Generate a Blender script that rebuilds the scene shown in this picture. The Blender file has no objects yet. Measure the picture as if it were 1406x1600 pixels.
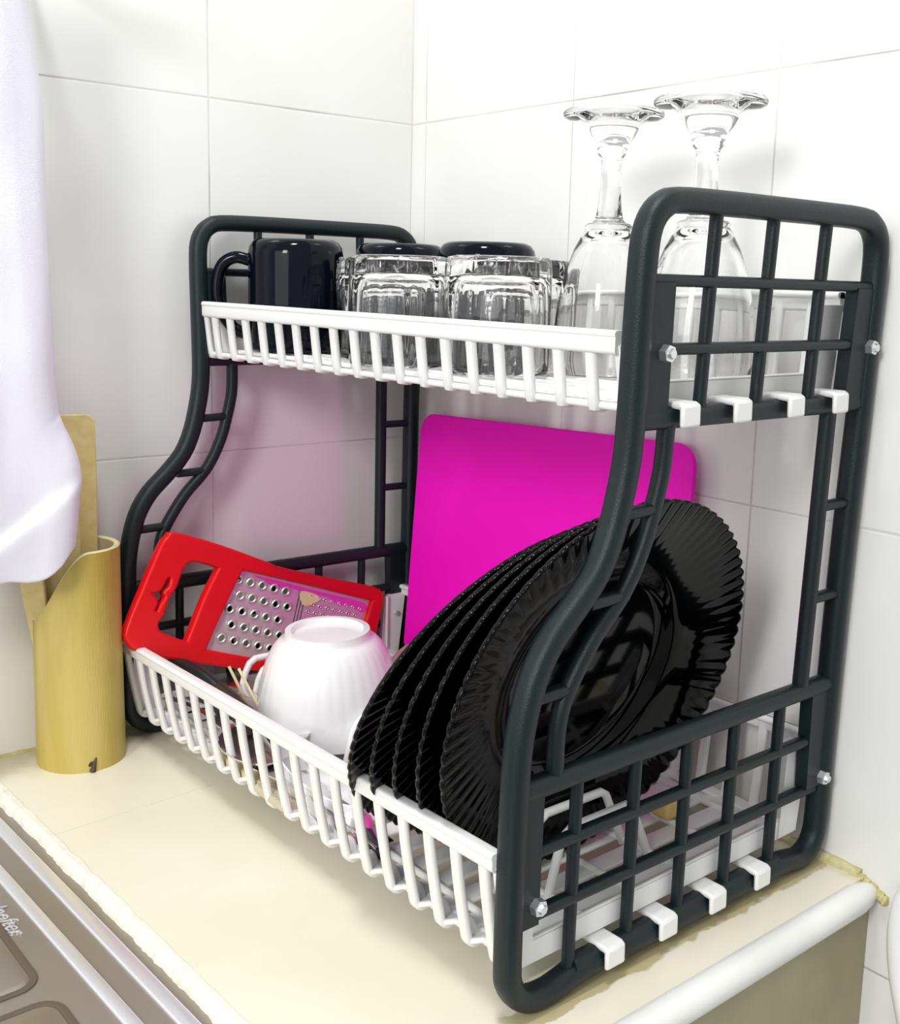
import bpy, bmesh, math, random
from mathutils import Vector, Matrix, noise
random.seed(7)
S = bpy.context.scene
COL = S.collection
PI = math.pi
# ------------------------------------------------------------------ camera
cam = bpy.data.cameras.new('camera'); camo = bpy.data.objects.new('camera', cam); COL.objects.link(camo)
right = Vector((0.64580672, 0.76307522, 0.02549302)); down = Vector((0.14066105, -0.0860936, -0.98630744)); fwd = Vector((-0.75043197, 0.64054985, -0.16293479))
camo.matrix_world = Matrix(((right.x, -down.x, -fwd.x, 0.8608763), (right.y, -down.y, -fwd.y, -0.3597048), (right.z, -down.z, -fwd.z, 0.3824545), (0, 0, 0, 1)))
cam.sensor_fit = 'VERTICAL'; cam.sensor_height = 24.0; cam.lens = 24.0 * 1752.33 / 1600.0
cam.shift_x = -33.3 / 1600.0; cam.shift_y = -66.1 / 1600.0
cam.clip_start = 0.02
S.camera = camo
# ------------------------------------------------------------------ light
w = bpy.data.worlds.new('room_light'); S.world = w; w.use_nodes = True
bg = w.node_tree.nodes['Background']; bg.inputs[0].default_value = (0.97, 0.985, 1.0, 1); bg.inputs[1].default_value = 0.52
def area(name, loc, target, sx, sy, power, col=(1, 1, 1)):
    l = bpy.data.lights.new(name, 'AREA'); l.shape = 'RECTANGLE'; l.size = sx; l.size_y = sy; l.energy = power; l.color = col
    o = bpy.data.objects.new(name, l); COL.objects.link(o); o.location = loc
    o.rotation_euler = (Vector(target) - Vector(loc)).to_track_quat('-Z', 'Y').to_euler(); return o
area('key_window', (1.05, -1.47, 1.06), (0.25, 0.2, 0.25), 0.34, 0.40, 13, (1.0, 0.995, 0.985))
area('ceiling_lamp', (0.55, -0.28, 1.75), (0.30, 0.05, 0.0), 0.22, 0.30, 13, (1.0, 0.995, 0.98))
area('room_window', (0.9, -1.7, 0.7), (0.2, 0.1, 0.2), 1.2, 0.9, 8, (0.97, 0.985, 1.0))
S.view_settings.view_transform = 'Standard'; S.view_settings.look = 'None'; S.view_settings.gamma = 1
S.view_settings.use_curve_mapping = False; S.view_settings.exposure = 0.10
S.cycles.max_bounces = 12; S.cycles.transmission_bounces = 12; S.cycles.transparent_max_bounces = 16; S.cycles.caustics_refractive = True

# ------------------------------------------------------------------ materials
def mat(name, col, rough=0.5, metal=0.0, spec=0.5, trans=0.0, coat=0.0, ior=1.45, noise_amt=0.0, noise_scale=30, bump=0.0, bump_scale=200, col2=None, stretch=None, sss=0):
    m = bpy.data.materials.new(name); m.use_nodes = True; nt = m.node_tree; b = nt.nodes['Principled BSDF']
    b.inputs['Base Color'].default_value = (*col, 1); b.inputs['Roughness'].default_value = rough; b.inputs['Metallic'].default_value = metal
    b.inputs['Specular IOR Level'].default_value = spec; b.inputs['Transmission Weight'].default_value = trans; b.inputs['IOR'].default_value = ior
    b.inputs['Coat Weight'].default_value = coat; b.inputs['Coat Roughness'].default_value = 0.05
    if sss: b.inputs['Subsurface Weight'].default_value = sss; b.inputs['Subsurface Scale'].default_value = 0.004
    tc = nt.nodes.new('ShaderNodeTexCoord'); mp = nt.nodes.new('ShaderNodeMapping'); nt.links.new(tc.outputs['Object'], mp.inputs[0])
    if stretch: mp.inputs['Scale'].default_value = stretch
    if noise_amt:
        n = nt.nodes.new('ShaderNodeTexNoise'); n.inputs['Scale'].default_value = noise_scale; n.inputs['Detail'].default_value = 4; nt.links.new(mp.outputs[0], n.inputs[0])
        r = nt.nodes.new('ShaderNodeValToRGB'); r.color_ramp.elements[0].position = 0.35; r.color_ramp.elements[1].position = 0.65
        c2 = col2 or tuple(c * (1 - noise_amt) for c in col)
        r.color_ramp.elements[0].color = (*col, 1); r.color_ramp.elements[1].color = (*c2, 1)
        nt.links.new(n.outputs[0], r.inputs[0]); nt.links.new(r.outputs[0], b.inputs['Base Color'])
    if bump:
        n2 = nt.nodes.new('ShaderNodeTexNoise'); n2.inputs['Scale'].default_value = bump_scale; nt.links.new(mp.outputs[0], n2.inputs[0])
        bu = nt.nodes.new('ShaderNodeBump'); bu.inputs['Strength'].default_value = bump; bu.inputs['Distance'].default_value = 0.001
        nt.links.new(n2.outputs[0], bu.inputs['Height']); nt.links.new(bu.outputs[0], b.inputs['Normal'])
    return m
M = dict(
    charcoal=mat('charcoal_plastic', (0.005, 0.0125, 0.0145), 0.40, spec=0.42, bump=0.25, bump_scale=1600),
    white=mat('white_plastic', (0.86, 0.86, 0.845), 0.32, spec=0.45),
    ceramic=mat('white_ceramic', (0.87, 0.87, 0.875), 0.18, coat=0.4),
    cream_ceramic=mat('cream_ceramic', (0.72, 0.66, 0.60), 0.25, coat=0.3),
    black_glass=mat('black_glass', (0.0008, 0.001, 0.0014), 0.05, spec=0.22),
    black_mug=mat('black_glaze', (0.002, 0.0035, 0.007), 0.08, spec=0.22),
    glass=mat('clear_glass', (1, 1, 1), 0.0, trans=1.0, ior=1.42),
    red=mat('red_plastic', (0.72, 0.006, 0.01), 0.35, spec=0.4),
    steel=mat('steel', (0.75, 0.75, 0.74), 0.22, metal=1.0),
    sheet=mat('grater_steel', (0.66, 0.66, 0.63), 0.36, metal=0.6),
    zinc=mat('zinc_bolt', (0.75, 0.78, 0.8), 0.3, metal=0.9),
    magenta=mat('magenta_plastic', (1.0, 0.0, 0.60), 0.55, spec=0.35),
    magenta_blot=mat('magenta_patch', (0.85, 0.06, 0.55), 0.4),
    yellow_ink=mat('yellow_residue', (0.78, 0.74, 0.38), 0.5),
    bamboo=mat('bamboo', (0.45, 0.33, 0.05), 0.42, noise_amt=0.3, noise_scale=7, col2=(0.58, 0.46, 0.14), stretch=(6, 6, 0.7), bump=0.3, bump_scale=120),
    bamboo_cut=mat('cut_bamboo', (0.82, 0.72, 0.42), 0.6, noise_amt=0.2, noise_scale=60),
    bamboo_flat=mat('flat_bamboo', (0.70, 0.56, 0.26), 0.5, noise_amt=0.3, noise_scale=12, col2=(0.62, 0.48, 0.19), stretch=(8, 8, 0.5)),
    knot=mat('dark_knot', (0.08, 0.05, 0.03), 0.7),
    cloth=mat('white_cloth', (0.89, 0.885, 0.97), 0.9, spec=0.1, bump=0.6, bump_scale=1200, stretch=(1, 1, 3)),
    counter=mat('cream_counter', (0.80, 0.765, 0.64), 0.35, noise_amt=0.1, noise_scale=9, col2=(0.76, 0.72, 0.57), bump=0.15, bump_scale=60),
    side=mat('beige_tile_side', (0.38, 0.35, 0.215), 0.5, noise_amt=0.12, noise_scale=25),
    trim=mat('white_trim', (0.85, 0.85, 0.82), 0.3, noise_amt=0.1, noise_scale=14),
    grime=mat('yellowed_caulk', (0.50, 0.43, 0.16), 0.7, noise_amt=0.4, noise_scale=80, col2=(0.62, 0.58, 0.36), bump=1.0, bump_scale=150),
    sealant=mat('cream_sealant', (0.86, 0.83, 0.72), 0.6, noise_amt=0.15, noise_scale=80, bump=1.0, bump_scale=120),
    sink=mat('brushed_metal', (0.36, 0.32, 0.27), 0.34, metal=0.55, noise_amt=0.12, noise_scale=6),
    rib=mat('rib_sheen_white', (0.80, 0.80, 0.84), 0.25, metal=0.6),  # whitish colour stands in for the reflections along the ribs
    groove=mat('dark_groove', (0.11, 0.085, 0.06), 0.6),
    dark=mat('dark_green_plastic', (0.012, 0.022, 0.02), 0.35),
    brown=mat('dark_brown_wood', (0.04, 0.022, 0.02), 0.45),
    bristle=mat('cream_bristles', (0.62, 0.55, 0.40), 0.8, bump=1, bump_scale=400),
    sponge=mat('yellow_sponge', (0.75, 0.55, 0.2), 0.9, bump=1, bump_scale=200),
)
def stain_and_shade(m):
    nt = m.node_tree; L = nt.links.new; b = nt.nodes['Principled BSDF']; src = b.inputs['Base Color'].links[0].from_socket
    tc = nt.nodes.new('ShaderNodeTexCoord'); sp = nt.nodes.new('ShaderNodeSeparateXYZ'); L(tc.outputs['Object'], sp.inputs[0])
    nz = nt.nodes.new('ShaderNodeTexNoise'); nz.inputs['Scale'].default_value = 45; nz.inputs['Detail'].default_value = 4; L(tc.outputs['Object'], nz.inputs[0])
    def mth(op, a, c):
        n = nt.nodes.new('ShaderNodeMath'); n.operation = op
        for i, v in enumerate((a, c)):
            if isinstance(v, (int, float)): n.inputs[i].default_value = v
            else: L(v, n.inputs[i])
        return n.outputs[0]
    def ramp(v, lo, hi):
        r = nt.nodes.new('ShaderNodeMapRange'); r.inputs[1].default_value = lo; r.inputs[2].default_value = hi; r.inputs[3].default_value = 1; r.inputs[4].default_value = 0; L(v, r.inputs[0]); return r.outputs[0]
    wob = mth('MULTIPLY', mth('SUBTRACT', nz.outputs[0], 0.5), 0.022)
    ring = ramp(mth('ADD', mth('ABSOLUTE', mth('SUBTRACT', sp.outputs['X'], 0.4755), 0), wob), 0.0065, 0.0085)  # olive band at the frame's foot: stain, with its shadow partly painted in
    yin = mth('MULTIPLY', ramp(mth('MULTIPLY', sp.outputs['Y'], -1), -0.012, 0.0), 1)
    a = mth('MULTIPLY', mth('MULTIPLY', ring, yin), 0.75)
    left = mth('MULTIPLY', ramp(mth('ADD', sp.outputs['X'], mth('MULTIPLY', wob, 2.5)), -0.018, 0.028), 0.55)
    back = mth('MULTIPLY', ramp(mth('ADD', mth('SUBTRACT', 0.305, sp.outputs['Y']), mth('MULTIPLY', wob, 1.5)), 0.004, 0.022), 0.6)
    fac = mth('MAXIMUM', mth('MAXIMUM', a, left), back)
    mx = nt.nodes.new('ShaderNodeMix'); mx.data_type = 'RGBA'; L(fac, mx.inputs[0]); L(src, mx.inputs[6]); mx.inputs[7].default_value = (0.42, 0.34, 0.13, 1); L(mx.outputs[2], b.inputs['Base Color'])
stain_and_shade(M['counter'])
def tile_material(name, axis, off, pitch, zoff, zpitch):
    m = bpy.data.materials.new(name); m.use_nodes = True; nt = m.node_tree; b = nt.nodes['Principled BSDF']; L = nt.links.new
    tc = nt.nodes.new('ShaderNodeTexCoord'); sp = nt.nodes.new('ShaderNodeSeparateXYZ'); L(tc.outputs['Object'], sp.inputs[0])
    def mth(op, a, bb=None, c=None):
        n = nt.nodes.new('ShaderNodeMath'); n.operation = op
        for i, v in enumerate((a, bb, c)):
            if v is None: continue
            if isinstance(v, (int, float)): n.inputs[i].default_value = v
            else: L(v, n.inputs[i])
        return n.outputs[0]
    def dist(o, off, p):
        return mth('ABSOLUTE', mth('SUBTRACT', mth('FLOORED_MODULO', mth('ADD', mth('SUBTRACT', o, off), p / 2), p), p / 2))
    wn = nt.nodes.new('ShaderNodeTexNoise'); wn.inputs['Scale'].default_value = 14; wn.inputs['Detail'].default_value = 3; L(tc.outputs['Object'], wn.inputs[0])
    wob = mth('MULTIPLY', mth('SUBTRACT', wn.outputs[0], 0.5), 0.0012)
    a = mth('ADD', dist(sp.outputs[axis], off, pitch), wob); z = mth('ADD', dist(sp.outputs['Z'], zoff, zpitch), wob)
    d = mth('MINIMUM', a, z)
    line = mth('SMOOTH_MIN', 1.0, mth('MAXIMUM', 0.0, mth('SUBTRACT', 1.0, mth('DIVIDE', d, 0.0010))), 0.05)
    n = nt.nodes.new('ShaderNodeTexNoise'); n.inputs['Scale'].default_value = 5; n.inputs['Detail'].default_value = 5; L(tc.outputs['Object'], n.inputs[0])
    r = nt.nodes.new('ShaderNodeValToRGB'); r.color_ramp.elements[0].color = (0.82, 0.82, 0.80, 1); r.color_ramp.elements[1].color = (0.78, 0.775, 0.745, 1)
    r.color_ramp.elements[0].position = 0.4; r.color_ramp.elements[1].position = 0.7; L(n.outputs[0], r.inputs[0])
    n3 = nt.nodes.new('ShaderNodeTexNoise'); n3.inputs['Scale'].default_value = 9; n3.inputs['Detail'].default_value = 6; L(tc.outputs['Object'], n3.inputs[0])
    g = nt.nodes.new('ShaderNodeValToRGB'); g.color_ramp.elements[0].color = (0.68, 0.67, 0.64, 1); g.color_ramp.elements[1].color = (0.36, 0.33, 0.29, 1)
    g.color_ramp.elements[0].position = 0.45; g.color_ramp.elements[1].position = 0.68; L(n3.outputs[0], g.inputs[0])
    mx = nt.nodes.new('ShaderNodeMix'); mx.data_type = 'RGBA'; L(line, mx.inputs[0]); L(r.outputs[0], mx.inputs[6]); L(g.outputs[0], mx.inputs[7]); L(mx.outputs[2], b.inputs['Base Color'])
    b.inputs['Roughness'].default_value = 0.16; b.inputs['Specular IOR Level'].default_value = 0.5
    soft = mth('MINIMUM', 1.0, mth('DIVIDE', d, 0.0014))
    n4 = nt.nodes.new('ShaderNodeTexNoise'); n4.inputs['Scale'].default_value = 30; L(tc.outputs['Object'], n4.inputs[0])
    bu = nt.nodes.new('ShaderNodeBump'); bu.inputs['Strength'].default_value = 0.3; bu.inputs['Distance'].default_value = 0.0008
    L(mth('ADD', soft, mth('MULTIPLY', n4.outputs[0], 0.3)), bu.inputs['Height']); L(bu.outputs[0], b.inputs['Normal'])
    return m
M['tile_left'] = tile_material('white_wall_tiles', 'Y', 0.0951, 0.209, 0.5293, 0.2964)
M['tile_back'] = tile_material('white_wall_tiles_back', 'X', 0.1949, 0.1957, 0.5293, 0.2964)

# ------------------------------------------------------------------ helpers
def link(name, me, material=None, parent=None, loc=None, smooth=True, angle=40):
    o = bpy.data.objects.new(name, me); COL.objects.link(o)
    if material is not None:
        me.materials.append(material)
    if parent: o.parent = parent
    if loc is not None: o.location = loc
    if smooth:
        for p in me.polygons: p.use_smooth = True
        try: me.set_sharp_from_angle(angle=math.radians(angle))
        except Exception: pass
    return o
def tag(o, label=None, cat=None, group=None, kind=None):
    if label: o['label'] = label
    if cat: o['category'] = cat
    if group: o['group'] = group
    if kind: o['kind'] = kind
    return o
def thing(name, loc, label, cat, group=None):
    o = bpy.data.objects.new(name, None); o.empty_display_size = 0.01; COL.objects.link(o); o.location = loc
    return tag(o, label, cat, group)
class MB:
    def __init__(s): s.v = []; s.f = []
    def add(s, v, f):
        b = len(s.v); s.v += [tuple(x) for x in v]; s.f += [tuple(i + b for i in q) for q in f]
    def box(s, a, b):
        x0, y0, z0 = a; x1, y1, z1 = b
        v = [(x0, y0, z0), (x1, y0, z0), (x1, y1, z0), (x0, y1, z0), (x0, y0, z1), (x1, y0, z1), (x1, y1, z1), (x0, y1, z1)]
        s.add(v, [(0, 3, 2, 1), (4, 5, 6, 7), (0, 1, 5, 4), (1, 2, 6, 5), (2, 3, 7, 6), (3, 0, 4, 7)])
    def sweep(s, path, w, h, up=Vector((1, 0, 0)), closed=False, seg=None, r=None):
        """rounded-rectangle section: w across (perpendicular to path and up), h along up"""
        P = [Vector(p) for p in path]; n = len(P); ring = []
        if seg is None:
            rr = min(w, h) * 0.42 if r is None else r; k = 4
            for cx, cy, a0 in ((w / 2 - rr, h / 2 - rr, 0), (-w / 2 + rr, h / 2 - rr, 90), (-w / 2 + rr, -h / 2 + rr, 180), (w / 2 - rr, -h / 2 + rr, 270)):
                for j in range(k): 
                    a = math.radians(a0 + 90 * j / (k - 1)); ring.append((cx + rr * math.cos(a), cy + rr * math.sin(a)))
        else:
            ring = [(w / 2 * math.cos(2 * PI * j / seg), h / 2 * math.sin(2 * PI * j / seg)) for j in range(seg)]
        m = len(ring); vs = []
        for i in range(n):
            a = P[(i - 1) % n] if (closed or i > 0) else P[i]; c = P[(i + 1) % n] if (closed or i < n - 1) else P[i]
            t1 = (P[i] - a); t2 = (c - P[i])
            t1 = t1.normalized() if t1.length > 1e-9 else t2.normalized(); t2 = t2.normalized() if t2.length > 1e-9 else t1
            t = (t1 + t2).normalized(); sd = t.cross(up).normalized(); u2 = sd.cross(t).normalized()
            k = 1 / max(0.6, t.dot(t1))
            for x, y in ring: vs.append(P[i] + sd * x * k + u2 * y)
        fs = []
        for i in range(n if closed else n - 1):
            for j in range(m):
                a = i * m + j; b = i * m + (j + 1) % m; c = ((i + 1) % n) * m + (j + 1) % m; d = ((i + 1) % n) * m + j
                fs.append((a, b, c, d))
        if not closed: fs += [tuple(range(m))[::-1], tuple((n - 1) * m + j for j in range(m))]
        s.add(vs, fs)
    def bar(s, a, b, w, h, up=Vector((1, 0, 0)), r=None): s.sweep([a, b], w, h, up, r=r)
    def tube(s, path, r, seg=10, closed=False):
        P = [Vector(p) for p in path]; n = len(P); vs = []; u = None
        for i in range(n):
            a = P[(i - 1) % n] if (closed or i > 0) else P[i]; c = P[(i + 1) % n] if (closed or i < n - 1) else P[i]
            t = (c - a).normalized()
            if u is None: u = t.orthogonal().normalized()
            u = (u - t * u.dot(t)).normalized(); v = t.cross(u)
            rr = r[i] if isinstance(r, (list, tuple)) else r
            for j in range(seg):
                an = 2 * PI * j / seg; vs.append(P[i] + (u * math.cos(an) + v * math.sin(an)) * rr)
        fs = []
        for i in range(n if closed else n - 1):
            for j in range(seg):
                fs.append((i * seg + j, i * seg + (j + 1) % seg, ((i + 1) % n) * seg + (j + 1) % seg, ((i + 1) % n) * seg + j))
        if not closed: fs += [tuple(range(seg))[::-1], tuple((n - 1) * seg + j for j in range(seg))]
        s.add(vs, fs)
    def lathe(s, prof, seg=64, mod=None, closed=False):
        vs = []; m = len(prof)
        for j in range(seg):
            a = 2 * PI * j / seg
            for i, (r, z) in enumerate(prof):
                rr, zz = (r, z) if mod is None else mod(r, z, a, i)
                vs.append((rr * math.cos(a), rr * math.sin(a), zz))
        fs = []
        for j in range(seg):
            j2 = (j + 1) % seg
            for i in range(m if closed else m - 1):
                i2 = (i + 1) % m
                fs.append((j * m + i, j2 * m + i, j2 * m + i2, j * m + i2))
        s.add(vs, fs)
    def mesh(s, name, xf=None, fix=True):
        me = bpy.data.meshes.new(name); me.from_pydata([tuple(v) for v in s.v], [], s.f)
        if xf is not None: me.transform(xf)
        bm = bmesh.new(); bm.from_mesh(me); bmesh.ops.remove_doubles(bm, verts=bm.verts, dist=1e-6)
        if fix: bmesh.ops.recalc_face_normals(bm, faces=bm.faces)
        bm.to_mesh(me); bm.free(); return me
    def build(s, name, material, parent=None, loc=None, xf=None, **k):
        return link(name, s.mesh(name, xf), material, parent, loc, **k)
def smooth_path(pts, n=4, closed=False):
    P = [Vector(p) for p in pts]; out = []; N = len(P)
    for i in range(N if closed else N - 1):
        p1, p2 = P[i], P[(i + 1) % N]
        p0 = P[(i - 1) % N] if (closed or i > 0) else p1 * 2 - p2
        p3 = P[(i + 2) % N] if (closed or i < N - 2) else p2 * 2 - p1
        for k in range(n):
            t = k / n
            out.append(0.5 * ((2 * p1) + (p2 - p0) * t + (2 * p0 - 5 * p1 + 4 * p2 - p3) * t * t + (3 * p1 - p0 - 3 * p2 + p3) * t ** 3))
    if not closed: out.append(P[-1])
    return out
def outline_mesh(name, polys, thick, bevel=0.0):
    """flat plate in local XY with holes, extruded along Z"""
    cu = bpy.data.curves.new(name, 'CURVE'); cu.dimensions = '2D'; cu.fill_mode = 'BOTH'; cu.extrude = max(thick / 2 - bevel, 1e-5); cu.bevel_depth = bevel; cu.bevel_resolution = 2
    for pl in polys:
        sp = cu.splines.new('POLY'); sp.points.add(len(pl) - 1); sp.use_cyclic_u = True
        for q, (x, y) in zip(sp.points, pl): q.co = (x, y, 0, 1)
    o = bpy.data.objects.new(name, cu); COL.objects.link(o)
    me = bpy.data.meshes.new_from_object(o.evaluated_get(bpy.context.evaluated_depsgraph_get()))
    me = me.copy(); bpy.data.objects.remove(o); me.name = name; me.materials.clear(); return me
def rrect(x0, y0, x1, y1, r, n=6):
    out = []
    for cx, cy, a0 in ((x1 - r, y1 - r, 0), (x0 + r, y1 - r, 90), (x0 + r, y0 + r, 180), (x1 - r, y0 + r, 270)):
        for j in range(n): a = math.radians(a0 + 90 * j / (n - 1)); out.append((cx + r * math.cos(a), cy + r * math.sin(a)))
    return out
def copy_tree(o, parent=None):
    c = o.copy(); COL.objects.link(c)
    if parent: c.parent = parent
    for ch in list(o.children): copy_tree(ch, c)
    return c

# ------------------------------------------------------------------ setting: walls, counter
WY = -0.0173   # walls are turned about one degree against the rack
WR = Matrix.Rotation(WY, 4, 'Z')
def wall(name, a, b, m):
    mb = MB(); mb.box(a, b); o = mb.build(name, m, smooth=False); o.matrix_world = WR; tag(o, kind='structure'); return o
wall('wall_left', (-0.12, -1.2, -0.8), (-0.0213, 0.305, 1.1), M['tile_left'])
wall('wall_back', (-0.12, 0.305, -0.8), (1.6, 0.42, 1.1), M['tile_back'])
mb = MB(); mb.box((-0.06, -2.2, -0.85), (2.2, 0.36, -0.8)); tag(mb.build('floor', mat('grey_floor_tiles', (0.45, 0.43, 0.4), 0.5), smooth=False), kind='structure')
# counter block
cnt = thing('kitchen_counter', (0.25, 0.1, -0.4), 'cream counter top on a beige tiled block carrying the dish rack', 'counter')
def rel(o, root):
    o.parent = root; o.location = -Vector(root.location); return o
def prism(pts, z0, z1):
    k = MB(); n = len(pts); k.add([(x, y, z0) for x, y in pts] + [(x, y, z1) for x, y in pts], [tuple(range(n))[::-1], tuple(range(n, 2 * n))] + [(i, (i + 1) % n, n + (i + 1) % n, n + i) for i in range(n)]); return k
FY = lambda x: -.1085 + .022 * (x - .1)      # front edge of the counter, slightly askew
BY = lambda x: .3045 - .0173 * x
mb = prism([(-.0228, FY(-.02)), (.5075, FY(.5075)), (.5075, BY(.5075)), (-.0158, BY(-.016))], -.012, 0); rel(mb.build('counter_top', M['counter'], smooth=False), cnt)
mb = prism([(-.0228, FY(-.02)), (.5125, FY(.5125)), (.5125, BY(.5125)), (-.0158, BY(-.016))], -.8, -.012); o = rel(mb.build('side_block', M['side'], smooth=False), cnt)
mb = MB(); mb.bar((0.1289, -0.105, 0.0001), (0.111, 0.30, 0.0001), 0.0005, 0.0003, Vector((0, 0, 1))); rel(mb.build('tile_seam', mat('seam_line', (0.68, 0.64, 0.52), 0.6)), cnt)
# stains on the counter (patches with a shape of their own)
# white round trim along the right edge
pth = [(0.5085 + 0.0001 * i, -0.099 + i * (0.3945 / 40), -0.0055) for i in range(41)]
mb = MB(); rs = [0.0098 if i < 39 else (0.0085 if i == 39 else 0.005) for i in range(41)]
mb.tube([(0.5128, p[1], -0.0072) for p in pth], rs, 20)
tag(mb.build('edge_trim', M['trim']), 'white rounded trim strip along the right edge of the counter', 'trim strip')
# caulk beads
def bead(name, a, b, r, m, seed, label, jit=0.0015, n=70, flat=1.0):
    random.seed(seed); P = []; R = []
    for i in range(n + 1):
        t = i / n; p = Vector(a).lerp(Vector(b), t)
        P.append(p + Vector((random.uniform(-jit, jit), random.uniform(-jit, jit), random.uniform(-jit, jit) * 0.3))); R.append(r * random.uniform(0.7, 1.25))
    k = MB(); k.tube(P, R, 8); o = k.build(name, m); tag(o, label, 'caulk'); return o
bead('caulk_bead', (0.0, 0.3025, 0.001), (0.505, 0.2945, 0.001), 0.0042, M['grime'], 3, 'yellowed caulk bead where the counter meets the back wall')
bead('caulk_bead', (0.500, 0.294, 0.001), (0.5245, 0.2945, -0.010), 0.0035, M['grime'], 31, 'dirty yellow caulk lump around the back end of the white trim', n=40, jit=0.0008)
bead('caulk_bead', (-0.023, -0.108, 0.0), (-0.017, 0.28, 0.0), 0.0022, M['grime'], 4, 'thin yellowed caulk line where the counter meets the left wall', jit=0.0008)
bead('caulk_bead', (0.5135, -0.099, -0.0175), (0.5135, 0.296, -0.0175), 0.0012, M['grime'], 5, 'thin dirty joint line under the white trim strip', jit=0.0006)
# ragged sealant between counter and sink
random.seed(11); mb = MB(); n = 500; vs = []
for i in range(n + 1):
    x = -0.02 + 0.535 * i / n
    j = 0.0022 * noise.noise(Vector((x * 28, 0, 0))) + 0.0016 * noise.noise(Vector((x * 85, 3, 0))) + 0.0006 * noise.noise(Vector((x * 260, 5, 0))); k = 0.0015 * noise.noise(Vector((x * 60, 9, 0)))
    f0 = FY(x); vs += [(x, f0 + .0040 + k, -0.0005), (x, f0 + .003 + k, 0.0004), (x, f0 - .001 + j * 0.6, 0.0003), (x, f0 - .0045 + j, -0.0035), (x, f0 - .0055 + j, -0.0088)]
mb.add(vs, [(i * 5 + q, (i + 1) * 5 + q, (i + 1) * 5 + q + 1, i * 5 + q + 1) for i in range(n) for q in range(4)])
tag(mb.build('sealant_strip', M['sealant']), 'ragged cream sealant strip between the counter and the metal sink', 'sealant')

# ------------------------------------------------------------------ sink
sink = thing('kitchen_sink', (0.3, -0.3, -0.01), 'grey brown metal sink drainboard at the lower left with embossed lettering', 'sink')
SZ = -0.0075
mb = prism([(-.022, -.6), (.56, -.6), (.56, FY(.56) - .0005), (-.022, FY(-.022) - .0005)], SZ - .004, SZ); rel(mb.build('drainboard', M['sink'], smooth=False), sink)
for (y0, y1) in ((-0.1240, -0.1275), (-0.1468, -0.1498)):
    k = MB(); N = 40; y0c = (y0 + y1) / 2
    k.sweep([(-0.02 + 0.58 * i / N, y0c + .026 * (-.12 + 0.58 * i / N), SZ + 0.0004) for i in range(N + 1)], 0.0098 if y0 > -0.13 else 0.0085, 0.003, Vector((0, 0, 1)))
    o = rel(k.build('raised_rib', M['rib']), sink); o['label'] = 'bright raised rib running along the drainboard'
def ring_groove(x0, y0, x1, y1):
    P = [(x, y, SZ + 0.0002) for x, y in rrect(x0, y0, x1, y1, 0.012, 7)]
    k = MB(); k.sweep(P, 0.0045, 0.0016, Vector((0, 0, 1)), closed=True); rel(k.build('groove', M['groove']), sink)
    k = MB(); k.add([(x, y, SZ + 0.0016) for x, y in rrect(x0 + 0.004, y0 + 0.004, x1 - 0.004, y1 - 0.004, 0.009, 7)], [tuple(range(28))])
    k.add([(x, y, SZ + 0.0002) for x, y in rrect(x0 + 0.002, y0 + 0.002, x1 - 0.002, y1 - 0.002, 0.010, 7)] + [(x, y, SZ + 0.0016) for x, y in rrect(x0 + 0.004, y0 + 0.004, x1 - 0.004, y1 - 0.004, 0.009, 7)], [(i, (i + 1) % 28, 28 + (i + 1) % 28, 28 + i) for i in range(28)])
    rel(k.build('raised_panel', M['sink']), sink)
ring_groove(0.12, -0.235, 0.279, -0.168); ring_groove(0.296, -0.235, 0.45, -0.166)
tx = bpy.data.curves.new('lettering', 'FONT'); tx.body = 'lnofter'; tx.size = 0.0140; tx.extrude = 0.0004; tx.shear = 0.35
to = bpy.data.objects.new('lettering', tx); COL.objects.link(to)
me = bpy.data.meshes.new_from_object(to.evaluated_get(bpy.context.evaluated_depsgraph_get())).copy(); bpy.data.objects.remove(to)
me.materials.clear(); me.transform(Matrix.Translation((0.184, -0.1660, SZ + 0.0006)) @ Matrix.Rotation(.022, 4, 'Z'))
rel(link('lettering', me, M['rib'], smooth=False), sink)

# ------------------------------------------------------------------ dish rack
rack = thing('dish_rack', (0.235, 0.145, 0.0), 'two tier dish rack with charcoal plastic side frames and white plastic trays', 'dish rack')
RL = Vector(rack.location)
def rk(o, parent=None):
    """place a rack part whose mesh is in world coordinates"""
    if parent is None: o.parent = rack; o.location = -RL
    else: o.parent = parent
    return o
OUT = [(-.001, .035), (-.0012, .09), (-.001, .14), (.0012, .165), (.0083, .1915), (.020, .211), (.0359, .2265), (.0495, .2415), (.0575, .259), (.0625, .2785), (.0655, .297), (.0662, .32), (.0657, .36), (.0655, .395), (.0668, .4114), (.0717, .4225), (.080, .4298), (.092, .4335), (.13, .4344), (.175, .4345), (.22, .4345), (.262, .434), (.277, .4305), (.287, .4218), (.2918, .408), (.2930, .38), (.2933, .34), (.2935, .3), (.2928, .25), (.2925, .2), (.2925, .15), (.2925, .1), (.2925, .035), (.2895, .016), (.281, .006), (.268, .0015), (.255, .0035), (.24, .0048), (.181, .0048), (.11, .0048), (.062, .0045), (.046, .002), (.034, .0005), (.019, .0022), (.008, .009), (.001, .020)]
INR = [(.0333, .1285), (.0329, .1546), (.036, .171), (.0443, .186), (.057, .2037), (.0728, .2195), (.0826, .2334), (.091, .2518), (.096, .269), (.0985, .2788), (.1005, .291), (.1010, .313)]
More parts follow.
